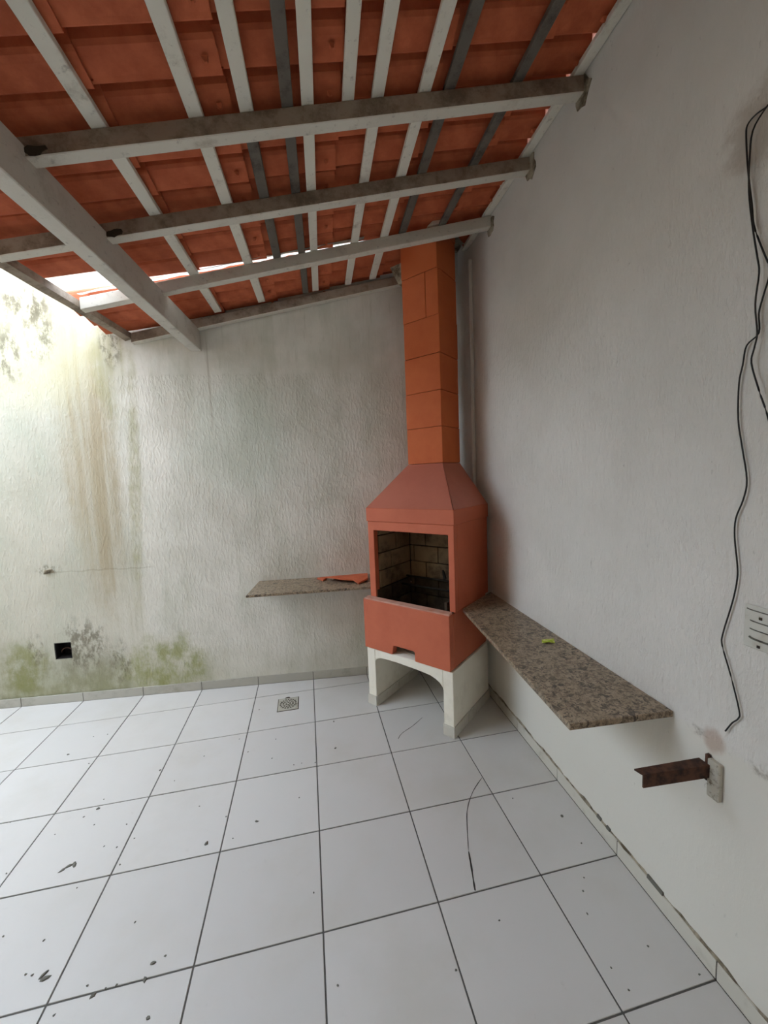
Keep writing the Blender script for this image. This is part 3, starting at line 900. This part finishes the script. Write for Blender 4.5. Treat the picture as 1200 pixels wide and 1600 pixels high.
shard([(.075, -.375), (.135, -.325), (.165, -.37), (.12, -.425)], .008, .012, 'small chip of red clay tile beside the larger broken piece')

# scrap of paper on the long shelf
m = MB()
pv = [(1.172, -1.742, .815), (1.225, -1.762, .823), (1.207, -1.800, .817), (1.178, -1.788, .822), (1.15, -1.775, .814)]
m.add(pv + [(x, y, z + .0015) for x, y, z in pv], [(0, 1, 2, 3, 4), (9, 8, 7, 6, 5)] + [(i, (i + 1) % 5, 5 + (i + 1) % 5, 5 + i) for i in range(5)])
tag(m.build('paper_scrap', 'paper'), 'small crumpled yellow-green scrap on the long granite shelf', 'paper')

# ------------------------------------------------------------------ iron bracket
br_ = tag(empty('iron_bracket', (XR(-2.53), -2.53, .72)), 'rusty angle-iron shelf bracket sticking out of the side wall', 'bracket')
x0 = 1.012 - XR(-2.53)
MB().hexa([(x0, .012, -.002), (-.018, -.005, -.002), (-.018, .030, -.002), (x0 - .008, .040, -.002)], [(x0, .012, .003), (-.018, -.005, .003), (-.018, .030, .003), (x0 - .008, .040, .003)]).build('top_flange', 'rust', br_)
MB().hexa([(x0, .012, -.042), (-.018, -.005, -.040), (-.018, .000, -.040), (x0, .017, -.042)], [(x0, .012, -.002), (-.018, -.005, -.002), (-.018, .000, -.002), (x0, .017, -.002)]).build('side_flange', 'rust', br_)
o = MB().box(-.018, -.001, -.034, .004, -.105, .022).build('wall_post', 'oldpaint', br_, bevel=.003)
o['label'] = 'white paint-flaked upright of the bracket'
MB().box(-.016, -.001, .005, .014, -.06, .030).build('wall_plate', 'rust', br_, bevel=.002)

# ------------------------------------------------------------------ cables on the side wall
def wall_pts(L, off=.008): return [(XR(y) - off, y, z) for y, z in L]
w1 = [(-2.70, 2.60), (-2.64, 2.60), (-2.609, 2.591), (-2.582, 2.594), (-2.561, 2.585), (-2.559, 2.555), (-2.567, 2.468), (-2.581, 2.37), (-2.588, 2.314), (-2.609, 2.248), (-2.629, 2.19), (-2.631, 2.165), (-2.618, 2.115), (-2.61, 2.077), (-2.612, 2.026), (-2.583, 2.003), (-2.575, 1.953), (-2.567, 1.903), (-2.569, 1.804), (-2.583, 1.722), (-2.599, 1.631), (-2.592, 1.576), (-2.574, 1.519), (-2.573, 1.463), (-2.583, 1.389), (-2.585, 1.342), (-2.575, 1.271), (-2.551, 1.163), (-2.551, 1.123), (-2.578, 1.045), (-2.606, .95), (-2.605, .924), (-2.588, .898), (-2.57, .86)]
tag(tube('cable', wall_pts(w1), .0021, 'cable', n=4), 'thin black cable hanging down the side wall to the iron bracket', 'cable', 'cables on the side wall')
w2 = [(-2.70, 2.59), (-2.63, 2.588), (-2.609, 2.583), (-2.581, 2.553), (-2.576, 2.486), (-2.578, 2.405), (-2.590, 2.314), (-2.606, 2.222), (-2.612, 2.18), (-2.606, 2.103), (-2.614, 2.026), (-2.608, 1.986), (-2.603, 1.95), (-2.625, 1.872), (-2.646, 1.809), (-2.67, 1.72), (-2.70, 1.62)]
tag(tube('cable', wall_pts(w2, .016), .0021, 'cable', n=4), 'shorter black cable twisting round the long one high on the wall', 'cable', 'cables on the side wall')

# slotted wall plate partly in view
pl = tag(empty('wall_plate', (XR(-2.66) - .0005, -2.66, 1.215)), 'paint-spattered slotted plate on the side wall beside the cable', 'plate')
MB().box(-.006, 0, -.065, .052, -.062, .062).build('cover', 'plate', pl, bevel=.002)
for z, a, b in ((.048, -.06, .045), (.016, -.06, .036), (-.008, -.06, .036)):
    tube('slot', [(-.006, b, z + .002), (-.006, b - .02, z), (-.006, a, z)], .0018, 'fleck', pl, 5, 4)
tube('slot', [(-.007, .036, -.030), (-.007, .018, -.034), (-.007, -.06, -.034)], .003, 'fleck', pl, 5, 4)
for (y, z) in ((.010, .030), (.012, -.052)):
    MB().box(-.009, -.006, y - .004, y + .004, z - .004, z + .004).build('screw', 'soil', pl, bevel=.001)

# ------------------------------------------------------------------ floor drain
dr = tag(empty('floor_drain', (-.194, -.588, 0)), 'square metal floor drain with a round slotted grate', 'drain')
w_, h_ = .078, .084
m = MB()
m.prism([(-w_, -h_), (w_, -h_), (w_, h_), (-w_, h_)], .0002, .0012)
m.build('dark_joint', 'soil', dr)
m = MB().prism([(-w_ + .005, -h_ + .004), (w_ - .005, -h_ + .004), (w_ - .005, h_ - .006), (-w_ + .005, h_ - .006)], .0013, .004)
m.build('frame', 'drain', dr, bevel=.001)
m = MB().prism([(-.030, h_ - .004), (.014, h_ - .004), (.008, h_ + .014), (-.006, h_ + .019), (-.022, h_ + .012)], .0003, .0012)
m.build('broken_edge', 'soil', dr)
disc = MB().prism([(.066 * math.cos(t * math.pi / 16), .068 * math.sin(t * math.pi / 16)) for t in range(32)], .0042, .0052).build('grate', 'drain', dr)
m = MB()
for rr, cnt, ln in ((.056, 18, .6), (.036, 12, .62), (.016, 6, .6)):
    for k in range(cnt):
        a0 = 2 * math.pi * (k + .5) / cnt; da = math.pi / cnt * ln; hw = .0062
        m.prism([((rr + s * hw) * math.cos(a0 + e * da), (rr + s * hw) * math.sin(a0 + e * da)) for s, e in ((-1, -1), (1, -1), (1, 1), (-1, 1))], .0053, .0056)
m.build('grate_slots', 'soil', disc)

# ------------------------------------------------------------------ open outlet box in the stained wall
jb = tag(empty('outlet_box', ((hx0 + hx1) / 2, yo((hx0 + hx1) / 2), (hz0 + hz1) / 2)), 'open black outlet box sunk in the stained wall near the floor', 'outlet box')
jb.rotation_euler = (0, 0, -math.atan(.0892))
hw, hh = (hx1 - hx0) / 2 - .002, (hz1 - hz0) / 2 - .002
m = MB()
m.box(-hw, hw, .10, .105, -hh, hh); m.box(-hw, -hw + .004, .003, .0999, -hh, hh); m.box(hw - .004, hw, .003, .0999, -hh, hh)
m.box(-hw + .0041, hw - .0041, .003, .0999, -hh, -hh + .004); m.box(-hw + .0041, hw - .0041, .003, .0999, hh - .004, hh)
m.build('box', 'black', jb)
tube('conduit_rim', [(.008 + .040 * math.cos(t * math.pi / 8), .03, -.022 + .034 * math.sin(t * math.pi / 8)) for t in range(9)], .004, 'rust', jb, 6, 2)
# old fixing stub higher on the wall
st_ = tag(empty('wall_plug', (-1.951, yo(-1.951), 1.058)), 'old fixing stub with a grey crust in the stained wall', 'wall plug')
tube('stub', [(0, 0, 0), (.01, -.02, .002)], .012, 'mortar', st_, 7, 1)
MB().hexa([(-.035, -.002, -.02), (.045, -.002, -.016), (.045, 0.002, -.016), (-.035, 0.005, -.02)], [(-.02, -.010, .012), (.03, -.012, .016), (.03, 0.003, .016), (-.02, 0.004, .012)]).build('crust', 'mortar', st_, bevel=.002)

# ------------------------------------------------------------------ dirt flecks on the floor
FLECKS = [(-1.552, -.789), (-1.397, -.629), (-1.482, -.631), (-.914, -1.087), (-.801, -1.198), (-1.372, -.915), (-1.139, -1.246), (-1.137, -1.307), (-1.186, -1.347), (-1.107, -1.412), (-1.271, -1.427), (-.945, -1.449), (-.873, -1.545), (-.998, -1.556), (-.935, -1.576), (-.523, -1.656), (-.303, -1.59), (-.404, -1.659), (-.46, -1.523), (-.099, -1.493), (.118, -1.159), (.127, -.888), (-.493, -.914), (-.134, -1.24), (-.088, -1.239), (-.009, -1.254), (-.403, -.604), (-.683, -1.026), (-.419, -1.056), (-.266, -1.152), (-.612, -1.422), (-.881, -1.673), (-1.016, -1.742), (-1.193, -1.88), (-.715, -1.943), (-.56, -2.087), (-.595, -2.101), (-.605, -2.146), (-.793, -2.118), (-.761, -2.152), (-.695, -2.139), (-.728, -2.14), (-.555, -2.253), (-.86, -2.178), (-.033, -1.995), (-1.026, -2.034), (-1.002, -2.042), (-1.029, -1.93), (-.257, -.976), (-1.365, -1.598), (-1.545, -1.291), (.039, -2.309), (.985, -1.767), (1.163, -1.918), (1.156, -2.061), (1.063, -2.195), (1.024, -2.239), (.984, -2.312), (1.117, -2.449), (.948, -2.471), (.959, -2.532), (.651, -2.257), (.437, -2.359), (1.214, -2.55)]
BIG = {0: 1.5, 3: 1.4, 7: 2.0, 15: 2.0, 16: 1.6, 20: 1.7, 21: 1.3, 36: 1.5, 37: 1.5, 39: 1.7, 53: 1.5, 42: 1.3}
def fleck(x, y, s, name, label, cat, grp, el=1.0):
    n = 7; a0 = rnd.uniform(0, 6.28); h = .0022 * s
    ring = []
    for k in range(n):
        a = 2 * math.pi * k / n; q = rnd.uniform(.6, 1.15) * .0048 * s
        ring.append((q * math.cos(a) * el, q * math.sin(a)))
    vs = [(px, py, 0) for px, py in ring] + [(px * .6, py * .6, h * rnd.uniform(.6, 1.2)) for px, py in ring]
    fs = [tuple(range(n)), tuple(range(n, 2 * n))] + [(i, (i + 1) % n, n + (i + 1) % n, n + i) for i in range(n)]
    o = mk(name, vs, fs, 'fleck'); o.location = (x, y, .0006); o.rotation_euler = (0, 0, a0)
    return tag(o, label, cat, grp)
for i_, (x, y) in enumerate(FLECKS):
    fleck(x, y, BIG.get(i_, .85), 'dirt_fleck', 'small dark fleck of dirt lying on the pale floor tiles', 'dirt', 'dirt flecks on the floor', rnd.uniform(1, 1.5))
for (x, y) in ((-1.125, -1.640), (-1.105, -1.626), (-1.088, -1.622), (-.962, -2.050), (-.950, -2.062)):
    fleck(x, y, 1.7, 'leaf_shred', 'dry shred of dark leaf lying in a small cluster on the floor', 'leaf', 'leaf shreds on the floor', 2.4)
